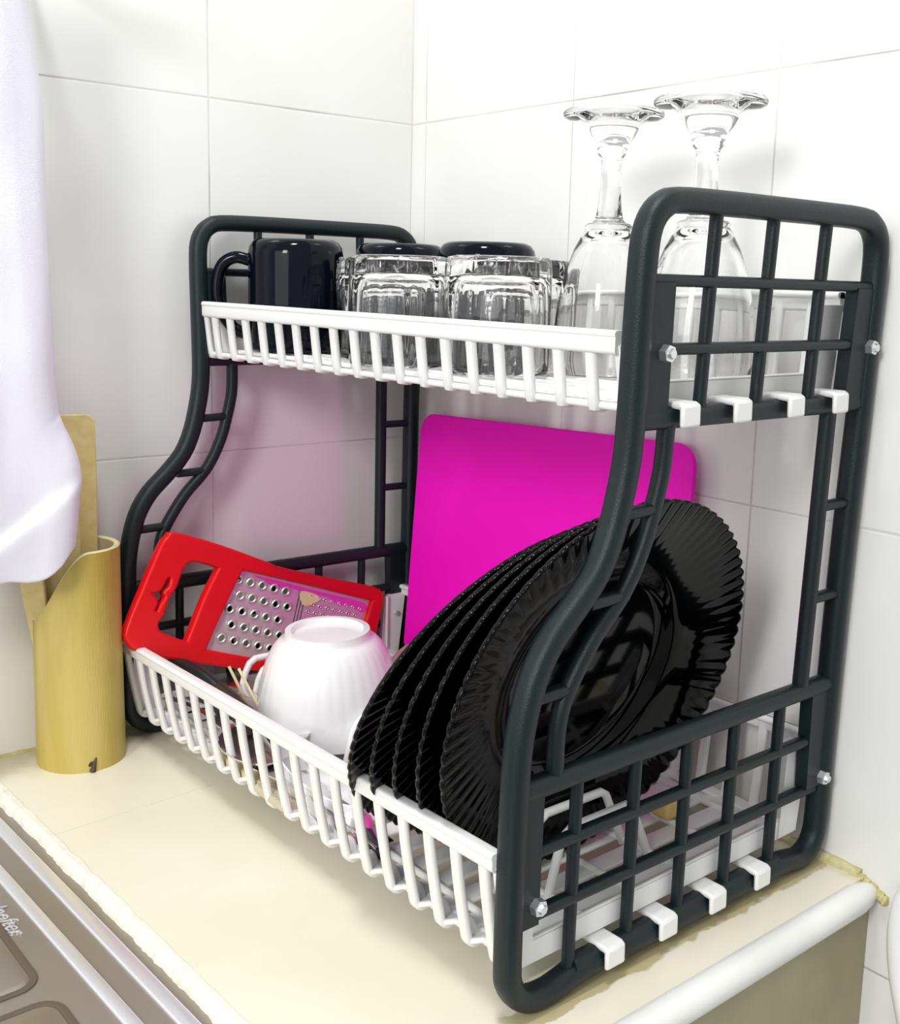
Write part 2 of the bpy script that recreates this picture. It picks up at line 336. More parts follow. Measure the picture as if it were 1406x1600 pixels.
def side_frame(XF):
    W = lambda y, z, t=0.0: Vector((XF(y, z) + t, y, z))
    mb = MB()
    sm = smooth_path([(y, z, 0) for y, z in OUT], 3, closed=True)
    # inward offset
    cen = []
    n = len(sm)
    for i in range(n):
        t = (sm[(i + 1) % n] - sm[i - 1]).normalized(); nn = Vector((t.y, -t.x, 0)); cen.append(sm[i] + nn * 0.0066)
    mb.sweep([W(c.x, c.y) for c in cen], 0.0132, 0.0150, closed=True, r=0.0055)
    mb.sweep([W(p.x, p.y) for p in smooth_path([(a, b, 0) for a, b in INR], 3)], 0.0088, 0.0095)
    mb.bar(W(.2525, .1288), W(.2525, .315), 0.0098, 0.0095)
    for ya, yb, z in ((.072, .094, .2662), (.050, .078, .2212), (.012, .036, .1772)): mb.bar(W(ya, z), W(yb, z + .0008), 0.0062, 0.0085)
    for z in (.2508, .1906): mb.bar(W(.2545, z), W(.28, z), 0.0062, 0.0085)
    # long bars are subdivided so that they follow the bow of the frame
    def hb(y0, y1, z, w, h, k=6): mb.sweep([W(y0 + (y1 - y0) * i / k, z) for i in range(k + 1)], w, h)
    def vb(y, z0, z1, w, h, k=6): mb.sweep([W(y, z0 + (z1 - z0) * i / k) for i in range(k + 1)], w, h)
    hb(.07, .285, .3156, .0118, .010); hb(.006, .287, .1290, .0118, .0115)
    hb(.070, .283, .3871, .0064, .008); hb(.088, .272, .3519, .0064, .008)
    hb(.010, .276, .0925, .0066, .008); hb(.012, .276, .0568, .0066, .008)
    hb(.052, .240, .0126, .0158, .0125)
    for y in (.1268, .1770, .2286): vb(y, .428, .3156, .0068, .007)
    for y in (.0506, .0970, .1418, .1860, .2324): vb(y, .1285, .010, .0066, .007)
    # flat webs
    def web(pts, t=0.004):
        n = len(pts); k = MB(); a = [W(y, z, t / 2) for y, z in pts]; b = [W(y, z, -t / 2) for y, z in pts]
        mb.add(a + b, [tuple(range(n)), tuple(range(2 * n - 1, n - 1, -1))] + [(i, n + i, n + (i + 1) % n, (i + 1) % n) for i in range(n)])
    def strip(y0, y1, z0, z1, w0, w1, k=6, t=.0045):
        vs = []
        for i in range(k + 1):
            q = i / k; z = z0 + (z1 - z0) * q; yb = w0 + (w1 - w0) * q
            if y0 is None: a, b = yb, y1
            else: a, b = y0, yb
            vs += [W(a, z, -t), W(b, z, -t), W(b, z, t), W(a, z, t)]
        mb.add(vs, [(i * 4 + j, i * 4 + (j + 1) % 4, (i + 1) * 4 + (j + 1) % 4, (i + 1) * 4 + j) for i in range(k) for j in range(4)] + [(0, 1, 2, 3), (k * 4 + 3, k * 4 + 2, k * 4 + 1, k * 4)])
    strip(.072, None, .386, .314, .0940, .0962); strip(None, .288, .386, .314, .2640, .2622)
    strip(.006, None, .128, .0530, .0226, .0226); strip(None, .288, .128, .0590, .2615, .2640)
    return mb.mesh('side_frame')
XR = lambda y, z: .4716 + .006 * z + .0497 * z * z + .0069 * y
XL = lambda y, z: .0288 * z - .065 * z * z + .0358 * y
frames = []
for XF in (XL, XR):
    frames.append(rk(link('side_frame', side_frame(XF), M['charcoal'])))
frames[0]['label'] = 'far charcoal side frame standing by the left wall'; frames[1]['label'] = 'near charcoal side frame facing the viewer'
def bolt(fr, x, y, z, sgn):
    k = MB(); k.tube([(x - .003 * sgn, y, z), (x + .0025 * sgn, y, z)], [.0050, .0046], 6); k.tube([(x + .0025 * sgn, y, z), (x + .0045 * sgn, y, z)], [.0030, .0024], 8)
    o = k.build('bolt', M['zinc'], angle=25); o.parent = fr; o['label'] = 'zinc hexagonal bolt head'
for y, z in ((.0895, .3501), (.2825, .3501), (.020, .0646), (.2800, .0646)):
    bolt(frames[1], XR(y, z) + .0062, y, z, 1)
k = MB(); k.tube([(.0165, .2680, .0674), (.0215, .2680, .0674)], [.0032, .0022], 10)
k.build('bolt', M['zinc']).parent = frames[0]

def tray(lower):
    mb = MB(); X0, X1 = .010, .4655
    U = Vector((1, 0, 0)); Z = Vector((0, 0, 1))
    if lower:
        fy, by = -.0005, .2785; top = lambda x: .0888 + .0162 * x; btop = lambda x: .094; flo = lambda x: .0225 + .008 * x
        pitch, x0, ns = .0235, .0105, 20; band = .0105
        fy0, by0 = .0105, .2715
    else:
        fy, by = .0735, .2790; top = lambda x: .3633 - .005 * x; btop = lambda x: .3835; flo = lambda x: .3185
        pitch, x0, ns = .0247, .0025, 19; band = .0125
        fy0, by0 = .0795, .2725
    # rims with a lip
    N = 8
    for (y, tp, s) in ((fy, top, -1), (by, btop, 1)):
        pts = [(X0 - .004 + (X1 - X0 + .006) * i / N) for i in range(N + 1)]
        mb.sweep([(x, y, tp(x) - band / 2) for x in pts], band, .0052, Vector((0, 1, 0)), r=.002)
        mb.sweep([(x, y - s * .001, tp(x) - .002) for x in pts], .004, .0082, Vector((0, 1, 0)))
    # front and back slats that curl under into the floor
    for i in range(ns):
        x = x0 + pitch * i
        if x > X1 - .004: x = X1 - .004
        if x < X0: x = X0 + .002
        f = flo(x); t = top(x) - band * .7
        for (ya, yb, tt, s) in ((fy, fy0, t, 1), (by, by0, btop(x) - band * .7, -1)):
            h = tt - f; P = [(x, ya + s * .0005, tt + .003), (x, ya + (yb - ya) * .33, tt - h * .33), (x, ya + (yb - ya) * .66, tt - h * .66), (x, yb - s * .0006, f + .006), (x, yb + s * .0008, f + .0015), (x, yb + s * .0042, f - .0010), (x, yb + s * .009, f - .0006), (x, yb + s * .014, f + .0008)] if lower else [(x, ya + s * .0005, tt + .003), (x, ya + (yb - ya) * .5, tt - h * .5), (x, yb - s * .001, f + .003), (x, yb + s * .0012, f + .0005), (x, yb + s * .006, f + .0005)]
            mb.sweep(smooth_path(P, 2), .0045, .0074, U)
    # scalloped floor edge between slats
    for (yb, s) in ((fy0, 1), (by0, -1)):
        P = []; x = X0
        while x < X1:
            ph = (x - x0) / pitch; P.append((x, yb + s * (.004 + .004 * math.sin(PI * (ph % 1)) ** 2), flo(x) + .0015 + .0035 * math.sin(PI * (ph % 1)) ** 2)); x += pitch / 8
        mb.sweep(P, .0035, .010, Vector((0, 1, 0))) if lower else mb.sweep([(X0, yb + s * .0035, flo(X0) + .002), (X1, yb + s * .0035, flo(X1) + .002)], .0042, .0085, Vector((0, 1, 0)))
        mb.sweep([(X0, yb + s * .011, flo(X0) + .0008), (X1, yb + s * .011, flo(X1) + .0008)], .003, .010, Vector((0, 1, 0)))
    # floor
    for i in range(ns - 1):
        x = x0 + pitch * (i + .5); f = flo(x)
        if x > X1: break
        mb.sweep([(x, fy0 + .008, f + .001), (x, by0 - .008, f + .001)], .0032, .0140 if lower else .0165, U)
    M2 = 6 if lower else 9
    for j in range(M2):
        y = fy0 + .022 + (by0 - fy0 - .044) * j / (M2 - 1)
        mb.sweep([(X0, y, flo(X0) + .003), (X1, y, flo(X1) + .003)], .0045, .004, Vector((0, 1, 0)))
    # side walls and corner brackets for the bolts
    sh = .0135 if lower else .0165
    for x in (X0 - .003, X1 + .001):
        f = flo(x) - .002
        lf = .036 if x < .2 else 0
        ya_, yb_ = fy0 + .002, by0 - .002
        mb.add([(x + lf * yy_ + dx, yy_, zz) for yy_ in (ya_, yb_) for dx in (-.0012, .0012) for zz in (f, f + sh)], [(0, 1, 3, 2), (4, 6, 7, 5), (0, 4, 5, 1), (2, 3, 7, 6), (1, 5, 7, 3), (0, 2, 6, 4)])
        mb.bar((x + lf * ya_, ya_ + .002, f + sh), (x + lf * yb_, yb_ - .002, f + sh), .0025, .0024)
        for (ya, yb, tp, fy_) in ((fy, fy + .024, top(x) - .003, fy0), (by - .024, by, btop(x) - .003, by0)):
            f2 = f + .001; tp -= .005; yy = [(ya, tp), (yb, tp), (yb + .004, f2), (fy_ + .001, f2)] if fy_ == fy0 else [(ya, tp), (yb, tp), (fy_ - .001, f2), (ya - .004, f2)]
            a = [(x + lf * y - .0021, y, z) for y, z in yy]; b = [(x + lf * y + .0021, y, z) for y, z in yy]
            mb.add(a + b, [(0, 1, 2, 3), (7, 6, 5, 4), (0, 4, 5, 1), (1, 5, 6, 2), (2, 6, 7, 3), (3, 7, 4, 0)])
            yq = ya + .0015 if fy_ == by0 else yb; xq = x + lf * yq + (.002 if x < .2 else -.002); mb.bar((xq, yq, tp), (xq, yq, f2 + sh), .003, .007)
    o = rk(mb.build('tray', M['white'])); o['label'] = ('lower' if lower else 'upper') + ' white slatted tray'
    return o, flo
tlow, flow = tray(True); tup, fup = tray(False)
def hook(tr, y, z, XF, wid=.0150):
    x = XF(y, z); k = MB(); h = wid / 2
    prof = [(-.010, .002), (.0075, .002), (.0105, .0005), (.0108, -.0112), (.0078, -.0117), (.0074, -.0020), (-.010, -.0015)]
    n = len(prof); a = [(x + px, y - h, z + pz) for px, pz in prof]; b = [(x + px, y + h, z + pz) for px, pz in prof]
    k.add(a + b, [tuple(range(n)), tuple(range(2 * n - 1, n - 1, -1))] + [(i, n + i, n + (i + 1) % n, (i + 1) % n) for i in range(n)])
    o = k.build('hook', M['white'], smooth=True, angle=30); o.parent = tr
    md = o.modifiers.new('b', 'BEVEL'); md.width = .0014; md.segments = 2
for y in (.1085, .1535, .2040, .2500): hook(tup, y, .3225, XR)
for y in (.0785, .1240, .1700, .2150): hook(tlow, y, .0205, XR)
for x, y in ((.057, 0), (.079, 0), (.217, 0), (.409, 0), (.431, 0)):
    f = flow(x); P = [(x, .074, f), (x, .0835, f + .034), (x, .0875, .064), (x, .0930, .0672), (x, .118, .0672), (x, .1405, .0672), (x, .1455, .064), (x, .1525, f + .024), (x, .164, f)]
    k = MB(); k.sweep(P, .0052, .0052); o = k.build('plate_divider', M['white']); o.parent = tlow

# ------------------------------------------------------------------ cutting board
bl = Vector((.0405, .2635, .0315)); tl = Vector((.0335, .2865, .2610)); tr_ = Vector((.3535, .2865, .2610))
ux = (tr_ - tl); Wd = ux.length; ux.normalize(); uz = (tl - bl); Hd = uz.length; uz.normalize(); uy = uz.cross(ux).normalized()
ux = uy.cross(uz).normalized()
bme = outline_mesh('board', [rrect(0, 0, Wd, Hd, .017, 8)], .005, .0012)
bo = link('cutting_board', bme, M['magenta']); bo.matrix_world = Matrix((( ux.x, uz.x, uy.x, bl.x), (ux.y, uz.y, uy.y, bl.y), (ux.z, uz.z, uy.z, bl.z), (0, 0, 0, 1)))
tag(bo, 'magenta plastic cutting board standing upright at the back of the lower tray', 'cutting board')

# ------------------------------------------------------------------ black plates
PR = .121
def plate_mesh(R, nf=78):
    prof = []
    NR = 26
    def zf(r):
        t = r / R
        if t < .50: return 0
        if t < .64: return .0080 * (1 - math.cos((t - .50) / .14 * PI)) / 2
        return .0080 + .0120 * ((t - .64) / .36) ** 0.9
    rs = [R * t for t in (0.001, .2, .4, .5, .53, .56, .59, .62, .66, .70, .74, .78, .82, .86, .90, .94, .97, .99, 1.0)]
    topp = [(r, zf(r)) for r in rs]; bot = [(r, zf(r) - .0032) for r in rs[::-1]]
    pr = topp + bot
    seg = nf * 6
    def mod(r, z, a, i):
        t = r / R; k = max(0, (t - .68) / .32); s = abs(math.cos(a * nf / 2))
        return r * (1 + .013 * k ** 4 * (s - .5)), z + (.00022 * k + .0007 * k ** 4) * (s - .5)
    k = MB(); k.lathe(pr, seg, mod); return k.mesh('plate')
pm = plate_mesh(PR)
foot = MB(); foot.lathe([(PR * .46, -.0032), (PR * .46, -.006), (PR * .49, -.006), (PR * .50, -.0032)], 64)
fm = foot.mesh('foot')
plabels = ['black scalloped plate farthest left in the leaning stack, beside the white bowls', 'black scalloped glass plate second from the left in the leaning stack',
           'middle black scalloped glass plate of the five leaning in the lower tray', 'black scalloped plate directly behind the frontmost one of the leaning stack', 'frontmost black scalloped plate, its whole face showing through the near side frame']
fr_c = Vector((.4365, .1115, .1500)); fr_n = Vector((.966, .01, -.258)); bk_c = Vector((.366, .103, .1370)); bk_n = Vector((.885, .04, -.462))
src = None
for i in range(5):
    t = i / 4; c = bk_c.lerp(fr_c, t); nn = bk_n.lerp(fr_n, t).normalized()
    q = nn.to_track_quat('Z', 'Y').to_matrix().to_4x4()
    Mx = Matrix.Translation(c) @ q @ Matrix.Rotation(0.05 * i, 4, 'Z') @ Matrix.Translation((0, 0, -.020))
    if src is None:
        pm.materials.append(M['black_glass']); fm.materials.append(M['black_glass'])
        for me_ in (pm, fm):
            for p_ in me_.polygons: p_.use_smooth = True
        root = bpy.data.objects.new('dinner_plate', pm); COL.objects.link(root)
        fo = bpy.data.objects.new('foot_ring', fm); COL.objects.link(fo); fo.parent = root; src = root
    else: root = copy_tree(src)
    root.matrix_world = Mx; tag(root, plabels[i], 'plate', 'black plates leaning in the lower tray')

# ------------------------------------------------------------------ bowls
def bowl(name, c, r, h, fr, label, m, tilt=(0, 0), flute=36, depth=.004):
    prof = []
    N = 18
    for i in range(N + 1):
        t = i / N; a = t * 1.22
        rr = fr + (r - fr) * math.sin(a) / math.sin(1.22); zz = h * .90 * (1 - math.cos(a)) / (1 - math.cos(1.22)) + h * .10
        prof.append((rr, zz))
    prof = [(fr * .0 + .0005, h * .06), (fr * .80, h * .06), (fr * .84, 0), (fr * .97, 0), (fr, h * .07)] + prof[1:]
    outer = prof; inner = [(max(.0005, a - .0028), b + (.0028 if i < len(prof) - 6 else 0)) for i, (a, b) in enumerate(prof[4:])]
    inner = [(.0005, h * .12)] + inner
    # invert: foot on top
    def flip(z): return h - z
    P = [(a, flip(b)) for a, b in outer] + [(a, flip(b)) for a, b in inner[::-1]]
    nO = len(outer)
    def mod(rr, z, a, i):
        if 5 < i < nO: return rr * (1 + .0045 * min(1, (i - 5) / 5) * min(1, (nO - 1 - i) / 4) * (abs(math.sin(a * flute / 2)) - .6)), z
        return rr, z
    k = MB(); k.lathe(P, flute * 6, mod)
    o = k.build(name, m, angle=50); o.matrix_world = Matrix.Translation(c) @ Matrix.Rotation(tilt[0], 4, 'X') @ Matrix.Rotation(tilt[1], 4, 'Y'); tag(o, label, 'bowl'); return o
bowl('rice_bowl', (.157, .1015, .0505), .0565, .067, .0335, 'white fluted rice bowl turned upside down, topmost of the pair in the lower tray', M['ceramic'], (0.03, 0.0))
bowl('rice_bowl', (.1605, .1010, .0400), .0550, .064, .0315, 'white rice bowl nested upside down underneath the topmost fluted bowl', M['ceramic'], (0.02, 0.0))
bowl('soup_bowl', (.165, .2050, .0300), .0560, .060, .022, 'cream bowl upside down behind the white bowls, against the magenta board', M['cream_ceramic'], (0.0, 0.0), 8)
# white dish seen through the front slats
k = MB(); k.lathe([(.0005, .001), (.8, .001), (.86, 0), (.95, .003), (1.0, .010), (1.0, .0205), (.96, .021), (.95, .012), (.9, .006), (.8, .004), (.0005, .004)], 64, lambda r, z, a, i: (r * .9, z))
me = k.mesh('small_dish'); me.transform(Matrix.Diagonal((.060, .021, 1, 1))); o = link('small_dish', me, M['ceramic']); o.matrix_world = Matrix.Translation((.246, .0365, .0290)) @ Matrix.Rotation(-.06, 4, 'Z') @ Matrix.Rotation(.05, 4, 'Y')
tag(o, 'small white oval dish just inside the front slats of the lower tray', 'dish')

# ------------------------------------------------------------------ grater
gr = thing('grater', (.018, .03463, .17405), 'red plastic flat grater with a steel face at the left of the lower tray', 'grater')
e1 = Vector((0, .9338, -.35779)); e2 = Vector((.17001, -.35258, -.92021)); e3 = -(e1.cross(e2)).normalized()
GM = Matrix(((e1.x, e2.x, e3.x, 0), (e1.y, e2.y, e3.y, 0), (e1.z, e2.z, e3.z, 0), (0, 0, 0, 1)))
outer = [(v.x, v.y) for v in smooth_path([(.006, -.001, 0), (.05, -.0005, 0), (.10, .0035, 0), (.108, .0045, 0), (.16, .003, 0), (.218, .0, 0), (.229, .004, 0), (.231, .012, 0), (.230, .05, 0), (.228, .082, 0), (.222, .089, 0), (.16, .090, 0), (.11, .0925, 0), (.06, .0950, 0), (.005, .0960, 0), (-.012, .090, 0), (-.0155, .080, 0), (-.010, .045, 0), (-.004, .012, 0), (0.0, .003, 0)], 3, True)]
hole = [(v.x, v.y) for v in smooth_path([(.0514, .0149, 0), (.038, .0140, 0), (.0247, .0154, 0), (.0187, .0205, 0), (.0165, .0301, 0), (.0155, .038, 0), (.0137, .0441, 0), (.0112, .0494, 0), (.0104, .0565, 0), (.0097, .0645, 0), (.0070, .0710, 0), (.0085, .0765, 0), (.0150, .0805, 0), (.0370, .0830, 0), (.0403, .078, 0), (.046, .044, 0), (.0525, .019, 0)], 3, True)]
slot = [(v.x, v.y) for v in smooth_path([(.0059, .0351, 0), (.0090, .0345, 0), (.0095, .0424, 0), (.0076, .0465, 0), (.0088, .0500, 0), (.0072, .0567, 0), (.0062, .0623, 0), (.0030, .0615, 0), (.0035, .054, 0), (-.0018, .0492, 0), (.0035, .0455, 0)], 3, True)]
sheet_hole = [(v.x, v.y) for v in smooth_path([(.0723, .0140, 0), (.076, .0118, 0), (.10, .0108, 0), (.218, .0092, 0), (.2215, .0125, 0), (.2165, .05, 0), (.2120, .080, 0), (.2080, .0835, 0), (.16, .0850, 0), (.0605, .0868, 0), (.0555, .0840, 0), (.064, .045, 0)], 2, True)]
cx_ = sum(p[0] for p in slot) / len(slot); slot = [(cx_ + (x - cx_) * 1.7, y + (y - .049) * .12) for x, y in slot]
me = outline_mesh('frame', [outer, hole, slot, sheet_hole], .010, .0021); me.transform(GM)
link('frame', me, M['red'], gr, angle=60)
holes = []; lips = MB()
def circ(cx, cy, r, n=12): return [(cx + r * math.cos(2 * PI * j / n), cy + r * math.sin(2 * PI * j / n)) for j in range(n)]
big = []; small = []
for row in range(5):
    for c in range(5):
        x = .074 + c * .0125 + (row % 2) * .006 - row * .0008; y = .022 + row * .0128
        if x < .136: big.append((x, y))
for row in range(9):
    for c in range(8):
        x = .152 + c * .0082 + (row % 2) * .004; y = .021 + row * .0068
        if x < .213: small.append((x, y))
polys = [[(.068, .0095), (.2215, .0080), (.2120, .087), (.0545, .0885)]] + [circ(x, y, .0030) for x, y in big] + [circ(x, y, .0011, 8) for x, y in small]
for sl in range(3): polys.append(rrect(.1395 + sl * .0032, .018, .1409 + sl * .0032, .078, .0006, 3))
me = outline_mesh('sheet', polys, .0007, 0); me.transform(GM @ Matrix.Translation((0, 0, -.0005)))
st = link('steel_face', me, M['sheet'], gr, smooth=False)
for (x, y), R, H in [(b, .0044, .0030) for b in big] + [(b, .0017, .0012) for b in small]:
    lips.tube([(x + R * .80 * math.cos(2 * PI * j / 12), y + R * .80 * math.sin(2 * PI * j / 12), .0002 + H * .35 * (1 - math.sin(2 * PI * j / 12))) for j in range(12)], R * .22, 6, closed=True)
lo = lips.build('grating_teeth', M['sheet'], gr, xf=GM)
def blot(pts, m, z=.0004):
    k = MB(); P = smooth_path([(a, b, 0) for a, b in pts], 3, True); k.add([(p.x, p.y, z) for p in P], [tuple(range(len(P)))]); k.build('face_blot', m, gr, xf=GM).parent = gr
blot([(.088, .0150), (.12, .0145), (.16, .0148), (.214, .0150), (.214, .024), (.200, .0205), (.185, .022), (.170, .0178), (.15, .0195), (.128, .0178), (.115, .0205), (.10, .0172)], M['magenta_blot'])  # magenta strip along the upper edge of the steel face
blot([(.140, .0185), (.158, .0182), (.163, .022), (.150, .030), (.143, .028)], M['yellow_ink'], .0009)

# ------------------------------------------------------------------ mugs
def mug_parts():
    R, H = .039, .0905
    prof = [(R - .0035, .001), (R - .001, 0), (R, .002), (R, H * .3), (R, H - .012), (R - .0012, H - .006), (R - .004, H - .002), (R - .008, H), (R - .013, H), (R - .014, H - .002), (.0005, H - .002), (.0005, H - .008), (R - .006, H - .008), (R - .0045, H - .014), (R - .0042, .004)]
    k = MB(); k.lathe(prof, 72, closed=True)
    h = MB(); P = [(R - .003, 0, H * .80), (R + .010, 0, H * .83), (R + .021, 0, H * .76), (R + .0255, 0, H * .58), (R + .0235, 0, H * .38), (R + .014, 0, H * .21), (R + .004, 0, H * .15), (R - .003, 0, H * .145)]
    h.sweep(smooth_path(P, 5), .0098, .0125, Vector((0, 1, 0)))
    return k.mesh('body'), h.mesh('handle')
mbm, mhm = mug_parts()
for me_ in (mbm, mhm):
    me_.materials.append(M['black_mug'])
    for p_ in me_.polygons: p_.use_smooth = True
mroot = None
for (x, y, ang, lab) in ((.0495, .1370, -128, 'glossy black mug upside down at the left end of the upper tray'), (.0690, .2300, -155, 'glossy black mug upside down at the back, next to the leftmost mug'), (.1810, .2310, 150, 'glossy black mug upside down at the back, nearest to the stemmed glasses')):
    if mroot is None:
        mroot = thing('mug', (0, 0, 0), lab, 'mug'); 
        for nm, me_ in (('body', mbm), ('handle', mhm)):
            ob = bpy.data.objects.new(nm, me_); COL.objects.link(ob); ob.parent = mroot
        r_ = mroot
    else: r_ = copy_tree(mroot)
    r_.location = (x, y, .3245); r_.rotation_euler = (0, 0, math.radians(ang)); tag(r_, lab, 'mug', 'black mugs on the upper tray')
# ------------------------------------------------------------------ tumblers
def tumbler_mesh():
    H = .0765; R = .0350; n = 10
    o = [(R - .0030, .0012), (R - .0018, 0), (R - .0006, .001), (R, .003), (R, .012), (R, .03), (R, .05), (R, H - .012), (R - .0004, H - .004), (R - .002, H - .0008), (R - .005, H), (R * .6, H - .0006), (.0005, H - .0012)]
    i_ = [(.0005, H - .0115), (R * .5, H - .0120), (R * .74, H - .0135), (R - .0062, H - .018), (R - .0048, H - .026), (R - .0040, .035), (R - .0034, .01)]
    nO = len(o)
    def mod(r, z, a, i):
        if 3 <= i <= 10:
            u = (a * n / (2 * PI)) % 1 - .5; f = math.cos(PI / n) / math.cos(u * 2 * PI / n)
            wgt = 1 if i >= 5 else (.5 if i == 4 else .1)
            f = 1 + (f * 1.02 - 1) * wgt
            return r * f, z
        if nO + 2 <= i <= nO + 5:
            return r * (1 + .004 * math.cos(a * n)), z
        return r, z
    k = MB(); k.lathe(o + i_, 120, mod, closed=False)
    m0 = len(k.v); pr = len(o + i_)
    # close the lip
    k.f += [(j * pr + pr - 1, ((j + 1) % 120) * pr + pr - 1, ((j + 1) % 120) * pr, j * pr) for j in range(120)]
    return k.mesh('tumbler')
tm = tumbler_mesh(); tm.materials.append(M['glass'])
for p_ in tm.polygons: p_.use_smooth = True
first = None
for (x, y, a, lab) in ((.2180, .1180, 12, 'clear faceted tumbler upside down in the front row beside the leftmost black mug'), (.3010, .1370, 5, 'clear faceted tumbler upside down in the front row, right of the two in full view'),
                       (.1530, .1510, 20, 'clear faceted tumbler half hidden between the leftmost mug and the front row of glasses'), (.2570, .2030, 8, 'clear faceted tumbler upside down behind the front row, next to the first stemmed glass')):
    if first is None: first = bpy.data.objects.new('tumbler', tm); COL.objects.link(first); g_ = first
    else: g_ = first.copy(); COL.objects.link(g_)
    g_.location = (x, y, .3245); g_.rotation_euler = (0, 0, math.radians(a)); tag(g_, lab, 'drinking glass', 'faceted tumblers on the upper tray')
# ------------------------------------------------------------------ stemmed glasses (upside down)
def goblet_mesh():
    o = [(.0335, 0), (.0343, .001), (.0350, .015), (.0350, .032), (.0335, .048), (.0295, .066), (.0235, .083), (.0175, .0945), (.0155, .0970), (.0165, .0985), (.0150, .1000), (.0115, .1010), (.0095, .104), (.0080, .112), (.0068, .128), (.0070, .140), (.0080, .1432), (.0098, .1450), (.0088, .1468), (.0106, .1485), (.0095, .1505), (.0120, .153), (.0150, .157), (.0172, .1610), (.0180, .1640), (.0215, .1660), (.0300, .1672), (.0338, .1690), (.0345, .1708), (.0338, .1725), (.0310, .1732), (.020, .1722), (.0005, .1710)]
    i_ = [(.0005, .0945), (.009, .0935), (.0150, .0890), (.0215, .0800), (.0275, .0645), (.0318, .047), (.0334, .032), (.0335, .015), (.0326, .001)]
    k = MB(); k.lathe(o + i_, 72, closed=False); pr = len(o + i_)
    # note: outer surface and bowl cavity are separate shells joined at the lip
    k.f = [f for f in k.f if not (f[0] % pr == len(o) - 1)]
    k.f += [(j * pr + pr - 1, ((j + 1) % 72) * pr + pr - 1, ((j + 1) % 72) * pr, j * pr) for j in range(72)]
    return k.mesh('goblet')
gm = goblet_mesh(); gm.materials.append(M['glass'])
for p_ in gm.polygons: p_.use_smooth = True
g1 = bpy.data.objects.new('stemmed_glass', gm); COL.objects.link(g1); g1.location = (.3335, .2060, .3245); g1.scale = (.97, .97, 1.0)
tag(g1, 'clear stemmed glass upside down on the upper tray, left one beside the tumblers', 'stemmed glass', 'stemmed glasses on the upper tray')
g2 = g1.copy(); COL.objects.link(g2); g2.location = (.4120, .2070, .3245); g2.scale = (1, 1, 1); tag(g2, 'clear stemmed glass upside down, right one seen behind the near side frame', 'stemmed glass', 'stemmed glasses on the upper tray')

# ------------------------------------------------------------------ bamboo holder and spatulas
bx, by_, br, bh = .0135, -.0405, .0335, .172
holder = thing('bamboo_holder', (bx, by_, 0), 'yellow bamboo cylinder with a slanted cut standing between the towel and the rack', 'utensil holder')
va = math.atan2(-.36 - by_, .86 - bx)
def rimz(a):
    # a measured so that the cut is low on the viewer's left
    d = (a - (va - 1.25)) ; d = math.atan2(math.sin(d), math.cos(d))
    t = min(1, abs(d) / 1.55); s = t * t * (3 - 2 * t)
    return .119 + (.174 - .119) * s
k = MB(); seg = 72; vs = []; rows = 10
for j in range(seg):
    a = 2 * PI * j / seg; top = rimz(a)
    for i in range(rows + 1):
        z = top * i / rows; r = br * (1 + .02 * (1 - i / rows) ** 3 * (1) - .012 * math.exp(-((z - .003) / .004) ** 2)) 
        vs.append((r * math.cos(a), r * math.sin(a), z))
fs = [(j * (rows + 1) + i, ((j + 1) % seg) * (rows + 1) + i, ((j + 1) % seg) * (rows + 1) + i + 1, j * (rows + 1) + i + 1) for j in range(seg) for i in range(rows)]
fs.append(tuple(j * (rows + 1) for j in range(seg))[::-1])
k.add(vs, fs); k.build('culm', M['bamboo'], holder, smooth=True)
k = MB(); vs = []
for j in range(seg):
    a = 2 * PI * j / seg; z = rimz(a); c, s = math.cos(a), math.sin(a)
    vs += [(br * c, br * s, z), ((br - .0015) * c, (br - .0015) * s, z + .0012), ((br - .0045) * c, (br - .0045) * s, z), ((br - .0045) * c, (br - .0045) * s, .01)]
k.add(vs, [(j * 4 + q, ((j + 1) % seg) * 4 + q, ((j + 1) % seg) * 4 + q + 1, j * 4 + q + 1) for j in range(seg) for q in range(3)]); k.build('cut_edge', M['bamboo_cut'], holder)
k = MB(); aa = va + .22; k.tube([(br * 1.022 * math.cos(aa), br * 1.022 * math.sin(aa), .006), (br * .9 * math.cos(aa), br * .9 * math.sin(aa), .007)], [.0030, .001], 7); k.tube([(br * 1.018 * math.cos(aa), br * 1.018 * math.sin(aa), .0005), (br * 1.016 * math.cos(aa + .09), br * 1.016 * math.sin(aa + .09), .011)], [.0028, .0008], 6)
k.build('knot', M['knot'], holder)
def spatula(base, top_, wb, wt, th, lab, facing, Hh, name='bamboo_spatula'):
    B = Vector(base); T = Vector(top_); d = (T - B); L = d.length; d.normalize(); sd = d.cross(Vector(facing)).normalized(); nn = sd.cross(d)
    pts = [(-wb / 2, 0), (wb / 2, 0), (wb / 2, L * .35), (wt / 2 * .9, L * .6), (wt / 2, L * .8), (wt / 2, L - .004), (wt / 2 - .005, L), (-wt / 2 + .005, L), (-wt / 2, L - .004), (-wt / 2, L * .8), (-wt / 2 * .9, L * .6), (-wb / 2, L * .35)]
    me = outline_mesh(name, [pts], th, th * .3); o = link(name, me, M['bamboo_flat'], angle=50)
    o.matrix_world = Matrix(((sd.x, d.x, nn.x, B.x), (sd.y, d.y, nn.y, B.y), (sd.z, d.z, nn.z, B.z), (0, 0, 0, 1))); tag(o, lab, 'spatula', 'bamboo spatulas in the holder'); return o
spatula((.012, -.036, .012), (.001, -.034, .274), .020, .030, .003, 'tall bamboo spatula whose tip shows beside the white towel', (.86, -.3, 0), .27)
spatula((.020, -.048, .012), (.014, -.058, .222), .022, .036, .003, 'broad bamboo spatula standing in front inside the holder', (.86, -.6, 0), .2)
